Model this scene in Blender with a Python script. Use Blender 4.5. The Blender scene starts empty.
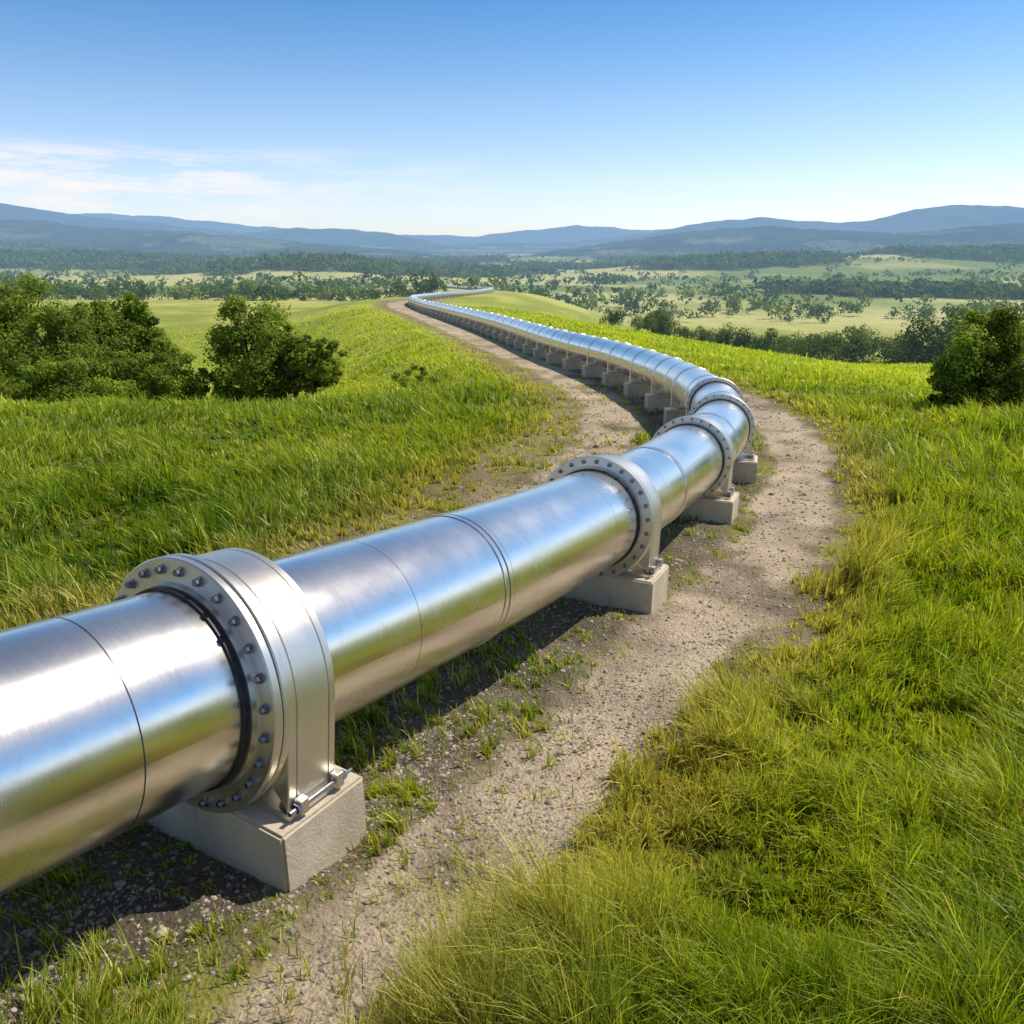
import bpy, math, numpy as np
from mathutils import Vector
rng=np.random.default_rng(7)
scene=bpy.context.scene
TAB=np.random.default_rng(1).random((256,256))
def vn(x,y,s=0):
    x=np.asarray(x,float)+s*17.31; y=np.asarray(y,float)+s*9.77
    xi=np.floor(x).astype(np.int64); yi=np.floor(y).astype(np.int64)
    fx=x-xi; fy=y-yi; fx=fx*fx*(3-2*fx); fy=fy*fy*(3-2*fy)
    a=TAB[xi&255,yi&255]; b=TAB[(xi+1)&255,yi&255]; c=TAB[xi&255,(yi+1)&255]; d=TAB[(xi+1)&255,(yi+1)&255]
    return (a*(1-fx)+b*fx)*(1-fy)+(c*(1-fx)+d*fx)*fy
def fbm(x,y,s=0,o=4):
    r=0;a=.5;t=0
    for i in range(o):
        r=r+a*vn(x,y,s+i*3); t+=a; a*=.5; x=x*2.03; y=y*2.03
    return r/t
def sst(a,b,x):
    t=np.clip((x-a)/(b-a),0,1); return t*t*(3-2*t)
class Prof:
    def __init__(s,xs,ys,sig=.05):
        w=np.linspace(math.asinh(-60/5),math.asinh(60000/5),6000); dw=w[1]-w[0]
        v=np.interp(np.sinh(w)*5,xs,ys)
        n=int(3*sig/dw); k=np.exp(-.5*((np.arange(-n,n+1))*dw/sig)**2); k/=k.sum()
        s.v=np.convolve(np.pad(v,n,mode='edge'),k,'valid'); s.w=w
    def __call__(s,y): return np.interp(np.arcsinh(np.asarray(y,float)/5),s.w,s.v)

# ---------------- pipeline centre line ----------------
CP=np.array([(-9.0,-8.0,2.4),(-6.1,-3.6,1.92),(-4.03,-.4,1.5),(-2.03,2.62,1.12),(-1.49,3.45,1.01),(.84,7.5,.49),(2.50,10.85,.24),(3.44,13.0,.165),(3.97,15.4,.09),(4.18,18.2,-.02),(4.13,22.1,-.2),(3.58,26.8,-.38),(2.05,34.6,-.70),(-.75,51.2,-1.34),(-5.2,74,-2.25),(-12.1,108.4,-3.6),(-17.4,145,-4.97),(-16.4,176,-6.06),(-8.8,228,-7.7),(-6.5,270,-9),(-16.9,332,-11.2),(-36,415,-14),(-70,520,-18)])
pts=[]
for i in range(1,len(CP)-2):
    p0,p1,p2,p3=CP[i-1],CP[i],CP[i+1],CP[i+2]
    d0=np.linalg.norm(p1-p0);d1=np.linalg.norm(p2-p1);d2=np.linalg.norm(p3-p2)
    m1=d1*((p1-p0)/d0*d1+(p2-p1)/d1*d0)/(d0+d1); m2=d1*((p2-p1)/d1*d2+(p3-p2)/d2*d1)/(d1+d2)
    for t in np.linspace(0,1,80,endpoint=False):
        pts.append((2*t**3-3*t*t+1)*p1+(t**3-2*t*t+t)*m1+(-2*t**3+3*t*t)*p2+(t**3-t*t)*m2)
pts=np.array(pts)
S_=np.concatenate([[0],np.cumsum(np.linalg.norm(np.diff(pts,axis=0),axis=1))])
STOT=S_[-1]
ss=np.linspace(0,STOT,6000); pp=np.stack([np.interp(ss,S_,pts[:,k]) for k in range(3)],1)
tt=np.gradient(pp,ss,axis=0)
def frame(s):
    s=np.asarray(s,float)
    P=np.stack([np.interp(s,ss,pp[:,k]) for k in range(3)],-1)
    T=np.stack([np.interp(s,ss,tt[:,k]) for k in range(3)],-1); T/=np.linalg.norm(T,axis=-1,keepdims=True)
    Sd=np.cross(T,np.array([0,0,1.])); Sd/=np.linalg.norm(Sd,axis=-1,keepdims=True)
    U=np.cross(Sd,T); return P,T,Sd,U
AX=.90
ye=np.concatenate([[-60,-12],pp[:,1],[550,700,900,3000,60000]])
Rp=Prof(ye,np.concatenate([[3.2,1.7],pp[:,2]-AX,[-20,-24,-27,-27,-27]]),.02)
PXp=Prof(ye,np.concatenate([[-38,-12],pp[:,0],[-75,-75,-75,-75,-75]]),.01)
dL=Prof([-60,19,23,28,35,45,60,100,150,250,415,700,60000],[0,0,-.3,-1.5,-3.1,-4.0,-4,-3.55,-2.7,-2.4,-2,0,0],.04)
dT=Prof([-60,17,20,25,40,60,80,100,115,150,300,500,700,900,60000],[0,0,-.3,-1.0,-1.8,-3.0,-5.0,-6.6,-7.6,-9.3,-12.5,-8,-3,0,0],.04)
pRl=Prof([-60,-3,0,2.33,3.77,5.2,7.5,10.8,14.7,19,22.8,30,40,60,80,110,145,9e3],[-40,-4.8,-2.8,-1.15,-.3,.25,1.5,3.3,4.95,5.75,6.1,5.5,3.2,.4,-4.0,-10.3,-15,-15],.03)
pRr=Prof([-60,-3,0,2.33,3.77,5.2,7.5,10.8,14.7,19,22.8,30,40,60,80,110,145,9e3],[-38,-3.9,-1.9,-.38,.6,1.45,2.95,4.7,6.2,7.15,7.4,6.6,4.2,1.4,-2.8,-8.8,-13,-13],.03)
gL=Prof([-60,0,3,6,9,13.5,19,22,29.2,50,91,120,145,9e3],[-46,-8,-6.2,-4.3,-2.5,-.6,1.2,1.45,.45,-3.7,-12.6,-20,-24,-24],.03)
tL=Prof([-60,0,3,6,9,13.3,15.5,18.2,22,26,30,50,91,120,145,9e3],[-44,-6.6,-4.7,-2.7,-.9,.95,1.75,2.4,2.65,2.2,1.65,-2.3,-10.3,-16.9,-20.5,-20],.03)
def gauss2(x,y,cx,cy,rx,ry): return np.exp(-((x-cx)/rx)**2-((y-cy)/ry)**2)
def ground_h(x,y,micro=True):
    x=np.asarray(x,float); y=np.asarray(y,float)
    d=x-PXp(y); ws=1+np.maximum(y,0)/120
    bl=sst(0,1,(-d-3*ws)/(9*ws)); br=sst(0,1,(d-4)/(13+.5*np.clip(y-25,0,80)))
    z=Rp(y)+dL(y)*bl+dT(y)*br
    off=sst(3,14,np.abs(d))
    r=np.hypot(x,y)
    z=z+off*((fbm(x/14,y/14,2,2)-.5)*.5*sst(8,30,r)+(fbm(x/70,y/70,5,2)-.5)*2.0*sst(50,160,r))
    z=z+17*gauss2(x,y,-228,950,120,140)+32*gauss2(x,y,900,1350,420,260)+20*gauss2(x,y,-900,1500,420,260)+16*gauss2(x,y,330,1250,260,150)+(fbm(x/400,y/400,9,3)-.5)*22*sst(500,1400,r)
    if micro:
        nr=1-sst(20,60,r)
        z=z+nr*((fbm(x*1.1,y*1.1,3,3)-.5)*.09+(fbm(x*9,y*9,4,2)-.5)*.025)
        c=.5*(pRl(y)+pRr(y)); hw=.5*(pRr(y)-pRl(y))
        z=z-.05*(1-sst(.6,1.25,np.abs(x-c)/hw))*(1-sst(60,150,r))
    return z
def masks(x,y):
    n=(fbm(x*.9,y*.9,11,3)-.5); n2=(fbm(x*3.1,y*3.1,12,3)-.5)
    j=n*.9+n2*.6
    wsc=1+np.maximum(y-20,0)/60
    c=.5*(pRl(y)+pRr(y)); hw=.5*(pRr(y)-pRl(y))
    right=sst(0.0,.42,(x-pRr(y))+j*1.0)
    left=sst(0.0,.6,(gL(y)-x)+j*1.1)
    lush=np.maximum(right,left)
    far=sst(150,230,y); lush=np.maximum(lush,far)
    path=(1-sst(.72,1.14,np.abs(x-c)/hw+j*.9))*(1-far)
    trk=(1-sst(.5,.9,(np.abs(x-tL(y))+j*.4)/wsc**.7))*(1-far)
    px=PXp(y); dd=np.abs(x-px)
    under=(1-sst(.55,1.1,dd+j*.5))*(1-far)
    fr=np.maximum(1-sst(0,1.0,np.abs(x-pRr(y)-.25)+j*.3),1-sst(0,1.6,np.abs(gL(y)-x)+j*.5))*(1-far)
    return lush,path,trk,under,fr

# ---------------- mesh builder ----------------
def build(name,V,loops,totals,mats,col=None,midx=None,smooth=False,uv=None,parent=None):
    V=np.ascontiguousarray(V,dtype=np.float32); loops=np.asarray(loops,dtype=np.int32).ravel(); totals=np.asarray(totals,dtype=np.int32)
    me=bpy.data.meshes.new(name)
    me.vertices.add(len(V)); me.vertices.foreach_set('co',V.ravel())
    me.loops.add(len(loops)); me.loops.foreach_set('vertex_index',loops)
    me.polygons.add(len(totals)); st=np.concatenate([[0],np.cumsum(totals)[:-1]]).astype(np.int32)
    me.polygons.foreach_set('loop_start',st)
    if midx is not None: me.polygons.foreach_set('material_index',np.asarray(midx,dtype=np.int32))
    me.polygons.foreach_set('use_smooth',np.full(len(totals),smooth,dtype=bool))
    for m in mats: me.materials.append(m)
    if uv is not None:
        l=me.uv_layers.new(name='UVMap'); l.data.foreach_set('uv',np.asarray(uv,dtype=np.float32)[loops].ravel())
    if col is not None:
        a=me.color_attributes.new('Col','FLOAT_COLOR','POINT')
        c=np.ones((len(V),4),dtype=np.float32); c[:,:3]=col; a.data.foreach_set('color',c.ravel())
    me.update(calc_edges=True)
    ob=bpy.data.objects.new(name,me); scene.collection.objects.link(ob)
    if parent: ob.parent=parent
    return ob
class Acc:
    def __init__(s): s.V=[];s.L=[];s.T=[];s.C=[];s.M=[];s.UV=[];s.n=0
    def quads(s,V,Q,col=None,m=0,uv=None):
        V=np.asarray(V,float).reshape(-1,3); Q=np.asarray(Q); k=Q.shape[1]
        s.V.append(V); s.L.append((Q+s.n).ravel()); s.T.append(np.full(len(Q),k)); s.M.append(np.full(len(Q),m))
        s.C.append(np.broadcast_to(np.asarray(col if col is not None else (1,1,1),float),(len(V),3)))
        s.UV.append(uv if uv is not None else np.zeros((len(V),2))); s.n+=len(V)
    def make(s,name,mats,smooth=False,parent=None,col=True):
        return build(name,np.concatenate(s.V),np.concatenate(s.L),np.concatenate(s.T),mats,np.concatenate(s.C) if col else None,np.concatenate(s.M),smooth,np.concatenate(s.UV),parent)
def grid_quads(nu,nv,wrap=False):
    i=np.arange(nu-1)[:,None]; j=np.arange(nv if wrap else nv-1)[None,:]; j2=(j+1)%nv
    return np.stack([i*nv+j,i*nv+j2,(i+1)*nv+j2,(i+1)*nv+j],-1).reshape(-1,4)

# ---------------- materials ----------------
def newmat(name):
    m=bpy.data.materials.new(name); m.use_nodes=True; nt=m.node_tree
    b=[n for n in nt.nodes if n.type=='BSDF_PRINCIPLED'][0]; return m,nt,b
def N(nt,t,**k):
    n=nt.nodes.new(t)
    for a,v in k.items(): setattr(n,a,v)
    return n
def math_(nt,op,a,b=None,clamp=False):
    n=N(nt,'ShaderNodeMath',operation=op,use_clamp=clamp)
    for i,v in enumerate((a,b)):
        if v is None: continue
        if isinstance(v,(int,float)): n.inputs[i].default_value=v
        else: nt.links.new(v,n.inputs[i])
    return n.outputs[0]
def mixc(nt,f,a,b,mode='MIX'):
    n=N(nt,'ShaderNodeMix',data_type='RGBA',blend_type=mode)
    for s,v in ((n.inputs[0],f),(n.inputs[6],a),(n.inputs[7],b)):
        if isinstance(v,(int,float)): s.default_value=v
        elif isinstance(v,tuple): s.default_value=(*v,1)
        else: nt.links.new(v,s)
    return n.outputs[2]
def noise(nt,vec,scale,detail=4,rough=.6):
    n=N(nt,'ShaderNodeTexNoise'); n.inputs['Scale'].default_value=scale; n.inputs['Detail'].default_value=detail; n.inputs['Roughness'].default_value=rough
    if vec is not None: nt.links.new(vec,n.inputs['Vector'])
    return n.outputs['Fac']
def ramp(nt,f,a,b,lo=0.,hi=1.):
    n=N(nt,'ShaderNodeMapRange'); nt.links.new(f,n.inputs[0]); n.inputs[1].default_value=a;n.inputs[2].default_value=b;n.inputs[3].default_value=lo;n.inputs[4].default_value=hi
    return n.outputs[0]
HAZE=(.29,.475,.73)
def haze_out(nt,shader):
    # aerial haze painted as surface emission, growing with distance from the site (world origin)
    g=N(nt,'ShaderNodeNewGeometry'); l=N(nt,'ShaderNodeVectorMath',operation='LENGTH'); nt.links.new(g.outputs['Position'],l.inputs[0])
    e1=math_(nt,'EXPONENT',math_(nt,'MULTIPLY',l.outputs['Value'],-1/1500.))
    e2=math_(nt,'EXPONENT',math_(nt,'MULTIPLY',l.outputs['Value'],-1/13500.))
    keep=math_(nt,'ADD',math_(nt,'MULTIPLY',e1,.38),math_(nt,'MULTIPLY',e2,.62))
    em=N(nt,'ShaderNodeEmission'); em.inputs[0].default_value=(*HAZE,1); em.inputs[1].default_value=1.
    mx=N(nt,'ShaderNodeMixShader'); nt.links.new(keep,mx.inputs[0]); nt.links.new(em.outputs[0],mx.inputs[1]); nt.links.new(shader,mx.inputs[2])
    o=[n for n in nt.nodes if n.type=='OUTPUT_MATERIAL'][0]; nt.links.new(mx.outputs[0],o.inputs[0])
def bump(nt,b,h,strength,dist):
    n=N(nt,'ShaderNodeBump'); n.inputs['Strength'].default_value=strength; n.inputs['Distance'].default_value=dist
    nt.links.new(h,n.inputs['Height']); nt.links.new(n.outputs[0],b.inputs['Normal'])
def foliage(name,transl=.35,rough=.55,hz=False,spec=.3,tint=(1.3,1.3,.6)):
    m,nt,b=newmat(name); m.cycles.emission_sampling='NONE'; a=N(nt,'ShaderNodeVertexColor',layer_name='Col'); c=a.outputs[0]
    nt.links.new(c,b.inputs['Base Color']); b.inputs['Roughness'].default_value=rough; b.inputs['Specular IOR Level'].default_value=spec
    t=N(nt,'ShaderNodeBsdfTranslucent'); tc=mixc(nt,1.,c,tint,'MULTIPLY'); nt.links.new(tc,t.inputs[0])
    mx=N(nt,'ShaderNodeMixShader'); mx.inputs[0].default_value=transl
    nt.links.new(b.outputs[0],mx.inputs[1]); nt.links.new(t.outputs[0],mx.inputs[2])
    o=[n for n in nt.nodes if n.type=='OUTPUT_MATERIAL'][0]; nt.links.new(mx.outputs[0],o.inputs[0])
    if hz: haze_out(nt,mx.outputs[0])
    return m
grass_m=foliage('grass_blades',.42,.40)
leaf_m=foliage('leaves',.42,.6,False,.12)
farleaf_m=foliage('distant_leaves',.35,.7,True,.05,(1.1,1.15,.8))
bark_m,nt,b=newmat('bark'); g=N(nt,'ShaderNodeNewGeometry')
nt.links.new(mixc(nt,noise(nt,g.outputs['Position'],12),(.05,.035,.025),(.14,.11,.08)),b.inputs['Base Color']); b.inputs['Roughness'].default_value=.9
ground_m,nt,b=newmat('ground'); ground_m.cycles.emission_sampling='NONE'; a=N(nt,'ShaderNodeVertexColor',layer_name='Col'); g=N(nt,'ShaderNodeNewGeometry'); P=g.outputs['Position']
n1=noise(nt,P,22,8,.75); n2=noise(nt,P,1.3,6,.6); n3=noise(nt,P,.12,6,.65); vor=N(nt,'ShaderNodeTexVoronoi'); vor.inputs['Scale'].default_value=45; nt.links.new(P,vor.inputs['Vector'])
v=math_(nt,'MULTIPLY',ramp(nt,n1,.25,.75,.5,1.48),ramp(nt,n2,.3,.7,.84,1.14)); v=math_(nt,'MULTIPLY',v,ramp(nt,n3,.3,.7,.85,1.13))
hsv=N(nt,'ShaderNodeHueSaturation'); nt.links.new(a.outputs[0],hsv.inputs['Color']); nt.links.new(v,hsv.inputs['Value'])
nt.links.new(hsv.outputs[0],b.inputs['Base Color']); b.inputs['Roughness'].default_value=.95; b.inputs['Specular IOR Level'].default_value=.15
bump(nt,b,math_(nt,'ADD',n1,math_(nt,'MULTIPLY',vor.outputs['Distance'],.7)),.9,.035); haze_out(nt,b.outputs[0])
hill_m,nt,b=newmat('hills_forest'); hill_m.cycles.emission_sampling='NONE'; a=N(nt,'ShaderNodeVertexColor',layer_name='Col'); g=N(nt,'ShaderNodeNewGeometry'); P=g.outputs['Position']
n1=noise(nt,P,.014,9,.75); hsv=N(nt,'ShaderNodeHueSaturation'); nt.links.new(a.outputs[0],hsv.inputs['Color']); nt.links.new(ramp(nt,n1,.32,.68,.2,1.9),hsv.inputs['Value'])
nt.links.new(hsv.outputs[0],b.inputs['Base Color']); b.inputs['Roughness'].default_value=1; b.inputs['Specular IOR Level'].default_value=0
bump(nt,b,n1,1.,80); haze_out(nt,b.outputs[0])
def steel(name,base,r0,r1,bst=.06,brs=.03):
    m,nt,b=newmat(name); uv=N(nt,'ShaderNodeUVMap',uv_map='UVMap')
    mp=N(nt,'ShaderNodeMapping'); mp.inputs['Scale'].default_value=(40,1.0,1); nt.links.new(uv.outputs[0],mp.inputs[0])
    br=noise(nt,mp.outputs[0],4,5,.7)
    g=N(nt,'ShaderNodeNewGeometry'); bl=noise(nt,g.outputs['Position'],1.7,5,.6); dt=noise(nt,g.outputs['Position'],9,6,.7)
    nt.links.new(math_(nt,'ADD',ramp(nt,bl,.3,.7,r0,r1),ramp(nt,br,.3,.7,-brs*.5,brs)),b.inputs['Roughness'])
    b.inputs['Metallic'].default_value=1
    c=mixc(nt,ramp(nt,br,.2,.8),tuple(x*.94 for x in base),base); c=mixc(nt,ramp(nt,dt,.55,.8,0,.22),c,(.42,.38,.33))
    nt.links.new(c,b.inputs['Base Color'])
    bump(nt,b,math_(nt,'ADD',math_(nt,'MULTIPLY',br,.012),bl),bst,.03)
    return m
steel_m=steel('brushed_steel_cladding',(.93,.895,.85),.19,.30,.05)
flange_m=steel('galvanised_flange_steel',(.76,.73,.67),.32,.45)
dark_m,nt,b=newmat('dark_gasket'); g=N(nt,'ShaderNodeNewGeometry'); nt.links.new(mixc(nt,noise(nt,g.outputs['Position'],30),(.02,.02,.022),(.07,.07,.075)),b.inputs['Base Color']); b.inputs['Roughness'].default_value=.5; b.inputs['Metallic'].default_value=.6
bolt_m,nt,b=newmat('bolt_steel'); g=N(nt,'ShaderNodeNewGeometry'); nt.links.new(mixc(nt,noise(nt,g.outputs['Position'],40),(.14,.14,.16),(.35,.35,.38)),b.inputs['Base Color']); b.inputs['Roughness'].default_value=.35; b.inputs['Metallic'].default_value=1
conc_m,nt,b=newmat('concrete'); g=N(nt,'ShaderNodeNewGeometry'); P=g.outputs['Position']
c1=noise(nt,P,3,8,.7); c2=noise(nt,P,60,4,.7); mpc=N(nt,'ShaderNodeMapping'); mpc.inputs['Scale'].default_value=(9,9,.9); nt.links.new(P,mpc.inputs[0]); c3=noise(nt,mpc.outputs[0],1.,5,.7)
c=mixc(nt,ramp(nt,c1,.3,.7),(.42,.36,.27),(.62,.55,.43)); c=mixc(nt,ramp(nt,c2,.6,.75,0,.5),c,(.25,.21,.16)); c=mixc(nt,ramp(nt,c3,.55,.75,0,.5),c,(.26,.22,.16))
nt.links.new(c,b.inputs['Base Color']); b.inputs['Roughness'].default_value=.9; bump(nt,b,math_(nt,'ADD',c1,c2),.45,.014)
stone_m,nt,b=newmat('gravel'); a=N(nt,'ShaderNodeVertexColor',layer_name='Col'); nt.links.new(a.outputs[0],b.inputs['Base Color']); b.inputs['Roughness'].default_value=.85

# ---------------- hills height ----------------
def prof_uv(us,vs): return (np.array(us)-512)/820., (250.3-np.array(vs))*.00116
RNG=[(2500,650,*prof_uv([-900,-300,0,60,110,180,240,300,350,400,450,540,600,660,720,800,870,940,1024,1300,1900],[238,240,241,246,252,256,257,250,255,264,272,272,268,259,259,255,258,250,244,240,243])),
     (4800,1300,*prof_uv([-900,-300,0,60,100,200,280,350,420,480,540,600,680,760,830,900,960,1024,1300,1900],[226,217,218,222,227,234,240,246,252,262,253,243,231,225,232,234,228,224,220,228])),
     (11500,2800,*prof_uv([-900,-200,0,60,100,200,260,300,350,400,450,560,640,700,750,800,850,900,940,1024,1300,1900],[213,210,204,212,219,228,235,229,229,236,244,244,235,223,215,222,221,211,207,213,212,218])),
     (21000,3500,*prof_uv([-900,0,90,200,270,350,420,480,530,570,610,640,700,800,1024,1900],[224,220,215,221,228,234,237,237,232,227,229,232,228,230,232,226]))]
def hills_h(X,Y):
    Q=X/np.maximum(Y,1.); Hm=np.full(np.shape(Y),-60.)
    for k,(yk,wk,qs,sl) in enumerate(RNG):
        qf=np.linspace(-1.8,1.8,2000); sf=np.interp(qf,qs,sl); kk=np.exp(-.5*(np.arange(-25,26)/8.)**2); kk/=kk.sum(); sf=np.convolve(np.pad(sf,25,mode='edge'),kk,'valid')
        s=np.interp(Q,qf,sf)+(fbm(Q*30,Q*0+k*7,50,4)-.5)*.0045
        H=3+yk*s+32
        yc=yk+(fbm(Q*5,Q*0,60+k,2)-.5)*wk
        bmp=np.exp(-((Y-yc)/wk)**2)
        rid=1+(fbm(X/(wk*.35),Y/(wk*.35),70+k,5)-.55)*.8*(1-bmp**3)
        Hm=np.maximum(Hm,-34+np.maximum(H,-20)*bmp*rid)
    return Hm
# ---------------- ground ----------------
rr=np.concatenate([[.02],np.exp(np.linspace(math.log(.4),math.log(40000),940))])
th=np.concatenate([np.radians(np.linspace(-50,50,620)),np.radians(np.linspace(50,310,140))[1:-1]])
R2,T2=np.meshgrid(rr,th,indexing='ij'); X=R2*np.sin(T2); Y=R2*np.cos(T2)
Z=ground_h(X,Y)
def forest_den(x,y):
    r=np.hypot(x,y)
    f=sst(.525,.565,fbm(x/230,y/340,21,4)+.03*sst(900,2200,r)+.35*np.maximum.reduce([gauss2(x,y,-228,950,120,140),gauss2(x,y,900,1350,420,260),gauss2(x,y,-900,1500,420,260),gauss2(x,y,330,1250,260,150)]))
    return f*sst(400,560,y)
def lerp(a,b,f): return a*(1-f[...,None])+b*f[...,None]
def C(*c): return np.array(c,float)
def ground_col(x,y):
    lush,path,trk,under,fr=masks(x,y); r=np.hypot(x,y)
    n=fbm(x*.35,y*.35,31,3)
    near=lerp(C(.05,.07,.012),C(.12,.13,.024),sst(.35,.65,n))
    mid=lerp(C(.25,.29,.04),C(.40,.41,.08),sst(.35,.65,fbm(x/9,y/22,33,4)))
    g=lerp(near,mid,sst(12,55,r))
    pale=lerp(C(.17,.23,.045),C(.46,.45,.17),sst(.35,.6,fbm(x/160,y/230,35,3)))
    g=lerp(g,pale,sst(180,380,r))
    g=lerp(g,np.broadcast_to(C(.04,.065,.02),g.shape),forest_den(x,y)*.92)
    dirt=lerp(C(.20,.155,.11),C(.36,.295,.215),sst(.3,.7,fbm(x*2.3,y*2.3,37,4)))
    dry=lerp(C(.20,.165,.085),C(.25,.245,.06),sst(.35,.6,fbm(x*1.3,y*1.3,38,3)))
    dry=lerp(dry,dirt*.75,sst(.45,.6,fbm(x*3.3,y*3.3,41,3))*.8)
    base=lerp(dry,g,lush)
    base=lerp(base,dry*1.15,fr*.5)
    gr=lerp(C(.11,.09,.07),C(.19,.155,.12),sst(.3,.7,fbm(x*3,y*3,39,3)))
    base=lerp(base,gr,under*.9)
    pc=lerp(dirt,np.broadcast_to(C(.56,.46,.34),dirt.shape),np.maximum(path,trk)*.8*sst(.25,.55,fbm(x*1.4,y*1.4,40,3)))
    base=lerp(base,pc,np.maximum(path,trk*.95)*(1-sst(120,200,y)))
    return base
col=ground_col(X,Y)
q=grid_quads(len(rr),len(th),True)[:,::-1]
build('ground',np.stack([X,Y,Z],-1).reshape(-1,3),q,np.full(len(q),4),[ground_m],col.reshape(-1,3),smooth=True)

# ---------------- hills ----------------
qv=np.linspace(-1.7,1.7,1000); yy=np.exp(np.linspace(math.log(1300),math.log(27000),240))
YY,QQ=np.meshgrid(yy,qv,indexing='ij'); XX=YY*QQ
HZ=hills_h(XX,YY)
HZ=HZ+(fbm(XX/45,YY/45,86,3)-.5)*16*(1-sst(4000,9000,YY))+(fbm(XX/300,YY/300,87,3)-.5)*50*sst(7000,11000,YY)
hc=lerp(C(.028,.055,.018),C(.075,.115,.035),sst(.4,.6,fbm(XX/350,YY/500,80,5)))
fld=sst(.55,.60,fbm(XX/330,YY/520,83,3))*(1-sst(30,150,HZ))
hc=lerp(hc,np.broadcast_to(C(.28,.30,.13),hc.shape),fld*.85)
q=grid_quads(len(yy),len(qv))[:,::-1]
build('hills',np.stack([XX,YY,HZ],-1).reshape(-1,3),q,np.full(len(q),4),[hill_m],hc.reshape(-1,3),smooth=True)

# ---------------- pipeline ----------------
pipeline=bpy.data.objects.new('pipeline',None); scene.collection.objects.link(pipeline)
RP=.48
def ringpt(s,a,r):
    P,T,Sd,U=frame(s)
    return P+r*(np.cos(a)[...,None]*Sd+np.sin(a)[...,None]*U)
def lathe(acc,s0,prof,n=72,m=0):
    a=np.linspace(0,2*np.pi,n+1)
    for (d0,r0),(d1,r1) in zip(prof[:-1],prof[1:]):
        v=[];u=[]
        for d,r in ((d0,r0),(d1,r1)):
            v.append(ringpt(np.full(n+1,s0+d),a,r+RP)); u.append(np.stack([np.full(n+1,s0+d+r),a*RP],-1))
        acc.quads(np.stack(v).reshape(-1,3),grid_quads(2,n+1)[:,::-1],m=m,uv=np.concatenate(u))
sv=np.concatenate([np.arange(0,45,.12),np.arange(45,120,.5),np.arange(120,STOT-1,2.)])
n=96; a=np.linspace(0,2*np.pi,n+1); SS,AA=np.meshgrid(sv,a,indexing='ij')
V=ringpt(SS,AA,RP); q=grid_quads(len(sv),n+1)[:,::-1]
build('pipe_shell',V.reshape(-1,3),q,np.full(len(q),4),[steel_m],smooth=True,uv=np.stack([SS,AA*RP],-1).reshape(-1,2),parent=pipeline)
def s_at_y(y): return float(np.interp(y,pp[:,1],ss))
FS=[s_at_y(3.38),s_at_y(7.45),s_at_y(10.8)]
FS=[FS[0]-8.6,FS[0]-4.3]+FS+[FS[2]+2.6,FS[2]+5.0]
NBIG=len(FS)
while FS[-1]<STOT-8: FS.append(FS[-1]+(2.7 if FS[-1]<60 else 3.2))
ringA=Acc(); flA=Acc(); boltA=Acc()
def cyl(acc,c,ax,r,l,n=6,m=0):
    ax=ax/np.linalg.norm(ax); t=np.cross(ax,[0.1,0.2,1.]); t/=np.linalg.norm(t); b2=np.cross(ax,t)
    an=np.arange(n)*2*np.pi/n; ring=np.cos(an)[:,None]*t+np.sin(an)[:,None]*b2
    A=c+ring*r; B=c+ax*l*.8+ring*r; D=c+ax*l+ring*r*.7
    acc.quads(np.concatenate([A,B,D]),grid_quads(3,n,True),m=m); acc.quads(D,np.arange(n)[None,:],m=m)
import bmesh
def obox(acc,c,e1,e2,e3,m=0,bev=0.):
    c=np.array(c);E=[np.array(e) for e in (e1,e2,e3)]
    L=[np.linalg.norm(e) for e in E]
    bm=bmesh.new(); bmesh.ops.create_cube(bm,size=2)
    for v in bm.verts: v.co=Vector(tuple(v.co[i]*L[i] for i in range(3)))
    if bev: bmesh.ops.bevel(bm,geom=list(bm.edges),offset=bev,segments=2,affect='EDGES')
    U=[e/l for e,l in zip(E,L)]
    bm.verts.ensure_lookup_table()
    V=np.array([[*v.co] for v in bm.verts]); V=c+V[:,0:1]*U[0]+V[:,1:2]*U[1]+V[:,2:3]*U[2]
    fs={}
    for f in bm.faces: fs.setdefault(len(f.verts),[]).append([v.index for v in f.verts])
    base=acc.n; first=True
    for k,v in fs.items():
        if first: acc.quads(V,np.array(v),m=m); first=False
        else: acc.L.append((np.array(v)+base).ravel()); acc.T.append(np.full(len(v),k)); acc.M.append(np.full(len(v),m))
    bm.free()
def arch(acc,s0,prof,hb,m=0,n=40):
    P,T,Sd,U=frame(s0); a=np.linspace(0,np.pi,n)
    def outline(R):
        x=np.cos(a)*R;z=np.sin(a)*R
        legs=np.linspace(-hb,0,6)[:-1]
        x=np.concatenate([np.full(5,R),x,np.full(5,-R)]); z=np.concatenate([legs,z,legs[::-1]])
        return x,z
    k=n+10
    for (d0,r0),(d1,r1) in zip(prof[:-1],prof[1:]):
        v=[]
        for d,r in ((d0,r0),(d1,r1)):
            x,z=outline(r+RP); v.append(P+T*d+x[:,None]*Sd+z[:,None]*U)
        u=np.concatenate([np.stack([np.full(k,s0+d+r),np.linspace(0,2,k)],-1) for d,r in ((d0,r0),(d1,r1))])
        acc.quads(np.concatenate(v),grid_quads(2,k)[:,::-1],m=m,uv=u)
    for (d,r),fl in ((prof[0],1),(prof[-1],-1)):
        x,z=outline(r+RP); ang=np.arctan2(z,x); xi=np.cos(ang)*(RP-.01); zi=np.sin(ang)*(RP-.01)
        v=np.concatenate([P+T*d+x[:,None]*Sd+z[:,None]*U,P+T*d+xi[:,None]*Sd+zi[:,None]*U])
        Q=grid_quads(2,k); acc.quads(v,Q[:,::fl],m=m)
farB=Acc()
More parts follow.
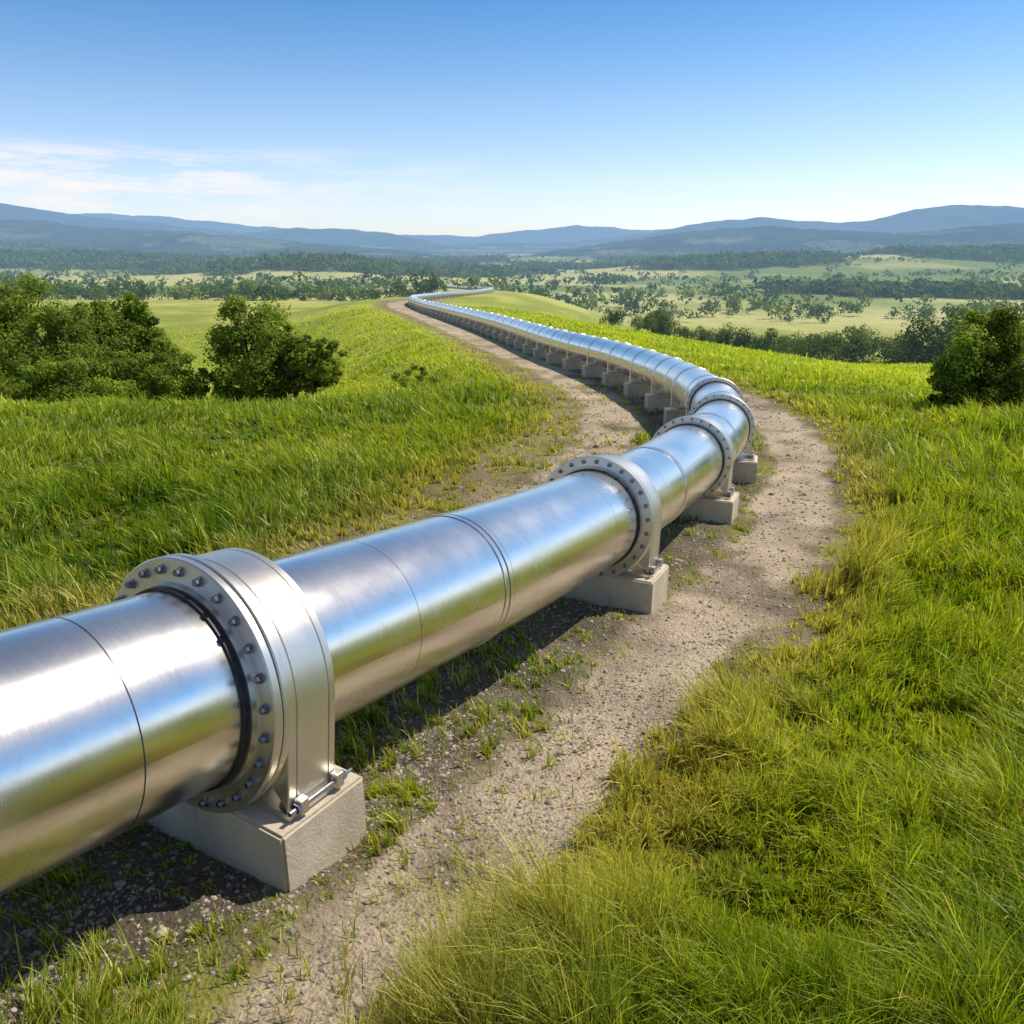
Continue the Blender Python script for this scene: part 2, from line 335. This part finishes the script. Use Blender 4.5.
for i,s0 in enumerate(FS):
    P,T,Sd,U=frame(s0); near=P[1]<40; n=80 if near else 28; big=i<NBIG
    fw={0:.15,1:.15,2:.15,3:.13,4:.105,5:.09,6:.08}.get(i,.05); aw=fw-.032
    if big:
        lathe(flA,s0,[(-.07,-.002),(-.07,.03),(-.045,.035),(-.045,fw-.007),(-.038,fw),(-.006,fw),(.0,fw-.005),(.0,.0)],n)
        lathe(flA,s0,[(.008,.0),(.008,fw-.006),(.014,fw),(.044,fw),(.05,fw-.006),(.05,.0)],n)
        lathe(ringA,s0,[(-.10,.002),(-.10,.016),(-.07,.018)],n,m=1)
        arch(flA,s0,[(.055,aw-.006),(.059,aw),(.10,aw),(.10,aw-.012),(.109,aw-.012),(.109,aw),(.30,aw),(.30,aw-.012),(.309,aw-.012),(.309,aw),(.345,aw),(.351,aw-.006)],.48,n=48)
        lathe(ringA,s0,[(.351,.002),(.351,.03),(.39,.03),(.40,.002)],n,m=0)
        for k in range(26):
            an=2*np.pi*(k+.5)/26; c=P-.045*T+(RP+.035+(fw-.035)*.5)*(np.cos(an)*Sd+np.sin(an)*U); bs=min(1,fw/.15)
            cyl(boltA,c,-T,.024*bs,.010,16); cyl(boltA,c-.009*T,-T,.018*bs,.026,6)
    else:
        lathe(ringA,s0,[(.0,.0),(.0,.014),(.004,.018),(.035,.018),(.04,.014),(.04,.0)],n)
        arch(ringA,s0,[(.12,.006),(.123,.009),(.22,.009),(.223,.006)],.485,n=48 if near else 16)
    Zv=np.array([0,0,1.]); Th=T*[1,1,0]; Th/=np.linalg.norm(Th); cb=P+Th*.17-Zv*.515
    obox(flA,cb,Sd*.61,Th*.18,Zv*.018,bev=.004 if near else 0)
    if near and big:
        for sg in (1,-1):
            e=cb+sg*Sd*(RP+aw+.027)+Zv*.045
            obox(flA,e-Th*.11,Sd*.022,Th*.025,Zv*.04,bev=.004)
            obox(flA,e+Th*.12,Sd*.022,Th*.025,Zv*.04,bev=.004)
            cyl(boltA,e-Th*.19+Sd*sg*.004,Th,.012,.40,8)
            cyl(boltA,e-Th*.15,Th,.026,.03,6); cyl(boltA,e+Th*.14,Th,.026,.03,6)
            for tq in (-.15,.15): cyl(boltA,cb+sg*Sd*.54+Th*tq+Zv*.018,Zv,.018,.03,6)
    gz=float(ground_h(cb[0],cb[1])); h=(cb[2]-.018-gz+.25)/2; bw=.76 if big else .6; sh=-.10 if big else 0
    bc=cb+Sd*sh
    if P[1]<75:
        B=Acc(); obox(B,(bc[0],bc[1],cb[2]-.018-h),Sd*bw,Th*.27,Zv*h,bev=.014); B.make('concrete_support_block',[conc_m],col=False)
    else:
        obox(farB,(cb[0],cb[1],cb[2]-.018-h),Sd*bw,Th*.27,Zv*h)
    if i+1<len(FS) and P[1]<60:
        s1=FS[i+1]; mid=(s0+s1)/2-(.22 if big else 0)
        lathe(ringA,mid,[(-.06,.0),(-.055,.006),(-.012,.006),(-.010,.0)],n,m=0)
        lathe(ringA,mid,[(-.010,.0015),(.010,.0015)],n,m=1)
        lathe(ringA,mid,[(.010,.0),(.012,.006),(.055,.006),(.06,.0)],n,m=0)
        lathe(ringA,mid,[(-.066,.0012),(-.060,.0012)],n,m=1); lathe(ringA,mid,[(.060,.0012),(.066,.0012)],n,m=1)
        for f in ((.245,.87) if big else (.3,)):
            w_=.003 if i<2 else .0012
            lathe(ringA,s0+(s1-s0)*f,[(-w_,.0008),(w_,.0008)],n,m=1)
farB.make('far_support_blocks',[conc_m],parent=pipeline,col=False)
ringA.make('joint_bands',[steel_m,dark_m],smooth=True,parent=pipeline,col=False)
o=flA.make('flanges_and_saddles',[flange_m],smooth=True,parent=pipeline,col=False)
boltA.make('bolts',[bolt_m],parent=pipeline,col=False)
try: o.data.set_sharp_from_angle(angle=math.radians(35))
except Exception as e: print(e)

# ---------------- grass ----------------
def grass():
    Nn=840000
    r=np.exp(rng.uniform(math.log(2.0),math.log(130),Nn)); a=np.radians(rng.uniform(-47,47,Nn))
    x=r*np.sin(a); y=r*np.cos(a)
    cl=rng.random(Nn)<.7; cs=.15*(r/4)**.4
    cs=2.0**(np.round(np.log2(cs)*2)/2)
    cxr=np.round(x/cs)*cs; cyr=np.round(y/cs)*cs
    hx=vn(cxr*7.7,cyr*9.1,90)-.5; hy=vn(cxr*8.3,cyr*6.7,91)-.5; tuh=vn(cxr*5.3,cyr*11.9,89)
    x=np.where(cl,cxr+hx*cs*1.8+(x-cxr)*.40,x); y=np.where(cl,cyr+hy*cs*1.8+(y-cyr)*.40,y)
    lush,path,trk,under,fr=masks(x,y)
    patch=sst(.38,.52,fbm(x*1.5,y*1.5,92,3))
    tuft=sst(.40,.50,fbm(x*3.0,y*3.0,93,2))
    sp=.06+.45*patch*tuft+.10*patch
    strip=(x>PXp(y)+.2)&(x<pRl(y)+.35)
    sp=np.where(strip,np.maximum(sp,.09+.91*tuft*(.45+.55*patch)),sp)
    sp=sp*(1-.95*path)*(1-.8*trk)*(1-.6*under)
    leftz=((x<PXp(y))&(y>3)); sp=np.where(leftz,sp*1.7+.12*(1-trk),sp)
    p=np.maximum(lush,np.minimum(sp,1))
    p=p*(1-sst(80,130,r)*.5)
    k=rng.random(Nn)<p
    x,y,r,lush,fr,strip,tuh=x[k],y[k],r[k],lush[k],fr[k],strip[k],tuh[k]; n=len(x)
    z=ground_h(x,y)-.01
    hn=fbm(x*.8,y*.8,94,3); hn2=vn(x*4,y*4,99)
    h=(.13+.26*rng.random(n)**1.2)*(.5+1.0*sst(.25,.75,hn))*(.6+.7*hn2)*(.65+.75*tuh)*(.30+.70*lush)
    h=np.where((x>PXp(y))&(lush>.5),h*1.12,h)
    h*=1-.45*sst(9,45,r)
    h=np.where(rng.random(n)<.06,h*1.4,h)
    eR=sst(-.1,.8,x-pRr(y)); eL=sst(0,2.2,gL(y)-x); edge=np.maximum(eR,eL); h*=np.where(lush>.5,.42+.58*edge,1)
    w=.0063*(r/3)**.78*(.55+.9*rng.random(n))
    la=rng.uniform(0,2*np.pi,n); wind=fbm(x*.5,y*.5,95,2)*6
    lx=np.cos(la)+.8*np.cos(wind); ly=np.sin(la)+.8*np.sin(wind); lean=.10+.75*rng.random(n)
    fa=rng.uniform(0,np.pi,n); wx=np.cos(fa)*w/2; wy=np.sin(fa)*w/2
    pt=[]
    for t,ws in ((0,1),(.4,.95),(.75,.6),(1,0)):
        cx=x+lx*h*lean*t*t*.75; cy=y+ly*h*lean*t*t*.75; cz=z+h*t*(1-.28*lean*t*t)
        if ws: pt+= [np.stack([cx-wx*ws,cy-wy*ws,cz],1),np.stack([cx+wx*ws,cy+wy*ws,cz],1)]
        else: pt.append(np.stack([cx,cy,cz],1))
    V=np.stack(pt,1).reshape(-1,3); b0=(np.arange(n)*7)[:,None]
    L=np.concatenate([b0+[0,1,3,2],b0+[2,3,5,4],b0+[4,5,6]],1).ravel(); Tt=np.tile([4,4,3],n)
    big=fbm(x*.25,y*.25,96,3); u=rng.random(n); med=fbm(x*1.7,y*1.7,98,3)
    g1=C(.095,.19,.010); g2=C(.37,.43,.028); g3=C(.60,.48,.15)
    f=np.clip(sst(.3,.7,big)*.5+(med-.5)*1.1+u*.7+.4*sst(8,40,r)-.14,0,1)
    c=g1*(1-f)[:,None]+g2*f[:,None]
    dp=.08+.45*fr+.2*(lush<.5)
    dm=(rng.random(n)<dp).astype(float)*(.4+.6*rng.random(n)); dm=np.maximum(dm,.32*fr)
    c=c*(1-dm)[:,None]+g3*dm[:,None]
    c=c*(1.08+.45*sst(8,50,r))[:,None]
    c*= (.65+.7*rng.random(n))[:,None]
    c=np.minimum(c,.8)
    build('meadow_grass',V,L,Tt,[grass_m],np.repeat(c,7,axis=0))
    print('blades',n)
grass()
def gravel():
    phi=(1+5**.5)/2
    iv=np.array([(-1,phi,0),(1,phi,0),(-1,-phi,0),(1,-phi,0),(0,-1,phi),(0,1,phi),(0,-1,-phi),(0,1,-phi),(phi,0,-1),(phi,0,1),(-phi,0,-1),(-phi,0,1)]);iv/=np.linalg.norm(iv[0])
    fa=np.array([(0,11,5),(0,5,1),(0,1,7),(0,7,10),(0,10,11),(1,5,9),(5,11,4),(11,10,2),(10,7,6),(7,1,8),(3,9,4),(3,4,2),(3,2,6),(3,6,8),(3,8,9),(4,9,5),(2,4,11),(6,2,10),(8,6,7),(9,8,1)])
    Nn=150000
    r=np.exp(rng.uniform(math.log(2.0),math.log(26),Nn)); a=np.radians(rng.uniform(-47,45,Nn)); x=r*np.sin(a); y=r*np.cos(a)
    lush,path,trk,under,fr=masks(x,y)
    p=(1-lush)*np.maximum(np.maximum(.6*path,.9*under),np.maximum(.5*trk,.3))*(.35+.65*sst(.35,.6,fbm(x*2,y*2,97,3)))
    k=rng.random(Nn)<p; x,y,r=x[k],y[k],r[k]; n=len(x)
    sz=(.004+.009*rng.random(n)**2.5)*(r/3)**.5; sz=np.where(rng.random(n)<.02,sz*2.0,sz)
    z=ground_h(x,y)+sz*.1
    V=iv[None]*(1+.35*(rng.random((n,12,1))-.5))*sz[:,None,None]*(np.stack([.8+.6*rng.random(n),.8+.6*rng.random(n),.5+.4*rng.random(n)],1))[:,None,:]
    V=V+np.stack([x,y,z],1)[:,None,:]
    L=(fa[None]+(np.arange(n)*12)[:,None,None]).ravel()
    c=(.13+.32*rng.random(n)**1.5)[:,None]*C(1,.87,.72)[None]
    build('gravel',V.reshape(-1,3),L,np.full(n*20,3),[stone_m],np.repeat(c,12,axis=0))
gravel()
# ---------------- trees ----------------
def leafquads(cen,out,size,col,rg,bias=.7):
    n=len(cen); nr=rg.normal(size=(n,3)); nr/=np.linalg.norm(nr,axis=1,keepdims=True); nr=nr+out*bias; nr/=np.linalg.norm(nr,axis=1,keepdims=True)
    t=np.cross(nr,rg.normal(size=(n,3))); t/=np.linalg.norm(t,axis=1,keepdims=True); b2=np.cross(nr,t)
    s=(size*(.6+.8*rg.random(n)))[:,None]
    V=np.stack([cen-t*s,cen-b2*s*.55,cen+t*s,cen+b2*s*.55],1).reshape(-1,3)
    Q=np.arange(n*4).reshape(-1,4)
    return V,Q,np.repeat(col,4,axis=0)
def tube(acc,p0,p1,r0,r1,n=7,m=1):
    p0=np.array(p0);p1=np.array(p1); ax=p1-p0; ax/=np.linalg.norm(ax); t=np.cross(ax,[.3,.1,.9]); t/=np.linalg.norm(t); b2=np.cross(ax,t)
    an=np.arange(n)*2*np.pi/n; ring=np.cos(an)[:,None]*t+np.sin(an)[:,None]*b2
    acc.quads(np.concatenate([p0+ring*r0,p1+ring*r1]),grid_quads(2,n,True),m=m,col=(.1,.08,.06))
def tree(name,x,y,h,w,seed,low=.12,nc=34,nl=420,leaf=.072,tone=1.,rnd=False):
    rg=np.random.default_rng(seed); z=float(ground_h(x,y)); A=Acc(); base=np.array([x,y,z-.15])
    fork=base+[rg.normal()*.1,rg.normal()*.1,h*.28]
    if h>1.6: tube(A,base,fork,h*.035,h*.025)
    cs=[]
    for k in range(nc):
        while True:
            p=rg.uniform(-1,1,3)
            if .35<np.linalg.norm(p)<1: break
        zz=low+(1-low)*(.5+.5*p[2])
        q_=(zz-low)/(1-low)
        prf=math.sin(math.pi*min(1,max(0,q_*.72+.24)))**.6
        if rnd: prf=1.0
        asym=1+.18*math.sin(math.atan2(p[1],p[0])*2+seed)
        c=np.array([p[0]*w*.5*(.25+.85*prf)*asym,p[1]*w*.5*(.25+.85*prf),zz*h*.92])
        cr=(.065+.07*rg.random())*min(h,w*1.2)*(.6+.6*prf)
        cs.append((c,cr))
    for k,(c,cr) in enumerate(cs):
        cc=base+c
        if k%2==0 and h>1.6:
            mid=fork*.5+cc*.5+rg.normal(size=3)*.1*h*.3; tube(A,fork,mid,h*.014,h*.009,5); tube(A,mid,cc,h*.009,h*.003,5)
        m=int(nl*(.6+.8*rg.random())); d=rg.normal(size=(m,3)); d/=np.linalg.norm(d,axis=1,keepdims=True)
        rad=cr*(.35+.85*rg.random(m)**.5)*(1+.35*np.sin(d[:,0]*5+k)*np.sin(d[:,2]*4+k*2))
        pos=cc+d*rad[:,None]*[1,1,.75]
        pos[:,2]=np.maximum(pos[:,2],base[2]+.1)
        f=rg.random(m); br=tone*(.6+.9*rg.random())
        col=(C(.09,.165,.02)*(1-f)[:,None]+C(.27,.33,.045)*f[:,None])*br
        V,Q,cl=leafquads(pos,d+[.25,0,.45],np.full(m,leaf*(h/5)**.35),col,rg,1.0); A.quads(V,Q,col=cl,m=0)
    return A.make(name,[leaf_m,bark_m])
def at(u,y): return (u-512)/820*y*.99
TR=[('oak_tree',at(-45,43),43,8.4,6.4),('oak_tree',at(16,44),44,8.3,5.8),('oak_tree',at(50,41),41,6.8,4.4),('oak_tree',at(94,46),46,7.2,4.2),('poplar_tree',at(126,47),47,7.4,3.0),('poplar_tree',at(147,46),46,6.0,2.4),
    ('shrub',at(108,40),40,4.3,4.0),('shrub',at(156,41),41,4.7,3.4),('shrub',at(180,42),42,3.6,2.2),('shrub',at(68,38),38,4.4,3.8),('shrub',at(20,37),37,4.0,4.0),
    ('ash_tree',at(247,43),43,6.9,4.5),('shrub',at(216,42),42,3.4,1.8),('shrub',at(285,43),43,4.8,2.4),('shrub',at(305,42),42,3.9,2.0),('shrub',at(322,43),43,3.1,1.8)]
for i,(nm,x,y,h,w) in enumerate(TR): tree(nm,x,y,h,w,100+i,low=.0 if nm=='shrub' else .06,nc=36 if nm=='shrub' else 84,nl=300,rnd=(nm=='ash_tree'))
tree('bush',at(410,27.5),27.5,1.1,1.25,140,low=.0,nc=18,nl=160,leaf=.06)
tree('hawthorn_tree',at(1000,22.3),22.3,3.5,2.3,150,low=.0,nc=80,nl=340,leaf=.05)
tree('hawthorn_tree',at(968,22.6),22.6,2.3,1.1,151,low=.0,nc=34,nl=300,leaf=.05)
tree('hawthorn_tree',at(1055,22.5),22.5,3.1,2.6,152,low=.0,nc=50,nl=320,leaf=.05)
def mass(name,xs,ys,hs,nq,seed,tone=1.,wf=1.0,leafk=.06,hill=False):
    rg=np.random.default_rng(seed); n=len(xs); z=ground_h(xs,ys,False)
    if hill: z=np.where(ys>1300,np.maximum(z,hills_h(xs,ys)),z)
    k=5; sub=rg.normal(size=(n,k,3))*[.28,.28,.17]; sub[...,2]+=.50
    idx=rg.integers(0,k,(n,nq)); c=np.take_along_axis(sub,idx[...,None].repeat(3,2),1)
    d=rg.normal(size=(n,nq,3)); d/=np.linalg.norm(d,axis=2,keepdims=True)
    rs=(.2+.14*rg.random((n,k))); rd=np.take_along_axis(rs,idx,1)*(.55+.5*rg.random((n,nq)))
    pos=(c+d*rd[...,None])*hs[:,None,None]*[wf,wf,1]
    pos[...,2]=np.maximum(pos[...,2],.0)
    pos=pos+np.stack([xs,ys,z-.2],1)[:,None,:]
    br=tone*(.65+.7*rg.random((n,1,1)))*(.8+.4*rg.random((n,nq,1)))
    f=rg.random((n,1,1))
    col=(C(.075,.13,.022)*(1-f)+C(.17,.215,.04)*f)*br
    V,Q,cl=leafquads(pos.reshape(-1,3),d.reshape(-1,3)+[.2,0,.4],np.repeat(hs*leafk,nq),col.reshape(-1,3),rg,1.1)
    build(name,V,Q.ravel(),np.full(len(Q),4),[farleaf_m],cl)
rg=np.random.default_rng(5)
n=84; xs=np.linspace(14,92,n)+rg.normal(size=n)*.9; ys=106+rg.normal(size=n)*3-(xs-15)*.10
hs=(3.2+3.0*rg.random(n)**1.3)*(.66+.56*sst(15,60,xs))+np.where(rg.random(n)<.15,1.2,0); mass('hedgerow_trees',xs,ys,hs,1000,1,wf=1.0,leafk=.036)
n=150; xs=-np.linspace(22,215,n)+rg.normal(size=n)*1.5; ys=270+rg.normal(size=n)*9+np.abs(xs)*.05
mass('distant_tree_line',xs,ys,3.0+5*rg.random(n)**1.5,260,2,wf=1.15,leafk=.07)
n=70; xs=np.linspace(20,330,n)+rg.normal(size=n)*12; ys=350+rg.normal(size=n)*22
mass('distant_tree_line',xs,ys,4+5*rg.random(n),160,3,wf=1.3,leafk=.09)
Nn=300000; y=np.exp(rg.uniform(math.log(400),math.log(3600),Nn)); x=y*rg.uniform(-.8,.8,Nn)
k=rg.random(Nn)<(forest_den(x,y)*.13*(1-.6*sst(1800,2600,y))+.0015); x,y=x[k],y[k]
lim=22000; x,y=x[:lim],y[:lim]; print('forest',len(x))
mass('valley_forest',x,y,(5+5*rg.random(len(x)))*(1+y/4500),28,4,tone=.95,wf=1.6,leafk=.19,hill=True)
hx=[];hy=[]
for i in range(34):
    yc=math.exp(rg.uniform(math.log(380),math.log(1700))); xc=yc*rg.uniform(-.75,.75); L=yc*rg.uniform(.08,.3); an=rg.normal()*.5
    m=int(L/5); t=np.linspace(-1,1,m)*L/2; hx.append(xc+t*math.cos(an)+rg.normal(size=m)*4); hy.append(yc+t*math.sin(an)+rg.normal(size=m)*6)
hx=np.concatenate(hx);hy=np.concatenate(hy); mass('field_hedges',hx,hy,3+5*rg.random(len(hx)),40,6,tone=.95,wf=1.3,leafk=.15)

# ---------------- light / world ----------------
el=math.radians(56); az=math.atan2(.92,.32)
d=Vector((math.sin(az)*math.cos(el),math.cos(az)*math.cos(el),math.sin(el)))
sl=bpy.data.lights.new('sun','SUN'); sl.energy=5.0; sl.angle=math.radians(.53); sl.color=(1,.91,.76)
so=bpy.data.objects.new('sun',sl); so.rotation_euler=d.to_track_quat('Z','Y').to_euler(); scene.collection.objects.link(so)
w=bpy.data.worlds.new('World'); scene.world=w; w.use_nodes=True; nt=w.node_tree
bg=nt.nodes['Background']; sky=N(nt,'ShaderNodeTexSky'); sky.sky_type='NISHITA'; sky.sun_disc=False; sky.sun_elevation=el; sky.sun_rotation=az; sky.air_density=1.0; sky.dust_density=.5; sky.ozone_density=1.5; sky.altitude=200
tc=N(nt,'ShaderNodeTexCoord'); sx=N(nt,'ShaderNodeSeparateXYZ'); nt.links.new(tc.outputs['Generated'],sx.inputs[0])
cr=N(nt,'ShaderNodeValToRGB'); nt.links.new(sx.outputs[2],cr.inputs[0]); E=cr.color_ramp.elements
E[0].position=0.0; E[0].color=(1.47,1.55,1.95,1); E[1].position=.6; E[1].color=(1.3,1.1,1.0,1)
e=E.new(.07); e.color=(1.47,1.50,1.80,1); e=E.new(.15); e.color=(1.15,1.34,1.58,1); e=E.new(.26); e.color=(.52,1.02,1.40,1)
skc=mixc(nt,1.,sky.outputs[0],cr.outputs[0],'MULTIPLY')
mp=N(nt,'ShaderNodeMapping'); mp.inputs['Scale'].default_value=(3.4,3.4,24); mp.inputs['Location'].default_value=(.3,0,.55); nt.links.new(tc.outputs['Generated'],mp.inputs[0])
cn=noise(nt,mp.outputs[0],2.6,12,.68)
band=math_(nt,'MULTIPLY',ramp(nt,sx.outputs[2],.015,.05),ramp(nt,sx.outputs[2],.112,.088))
side=ramp(nt,sx.outputs[0],.0,-.36)
cf=math_(nt,'MULTIPLY',math_(nt,'MULTIPLY',ramp(nt,cn,.42,.60),band),math_(nt,'MULTIPLY',side,.9))
cc=mixc(nt,cf,skc,(9.8,9.5,9.6))
nt.links.new(cc,bg.inputs[0]); bg.inputs[1].default_value=.10
cd=bpy.data.cameras.new('camera'); cd.lens=28; cd.sensor_width=36; cd.clip_end=100000; cd.clip_start=.05
co=bpy.data.objects.new('camera',cd); co.location=(0,0,3); co.rotation_euler=(math.radians(90-18.2),0,0); scene.collection.objects.link(co); scene.camera=co
scene.view_settings.view_transform='Standard'; scene.view_settings.look='None'; scene.view_settings.exposure=0
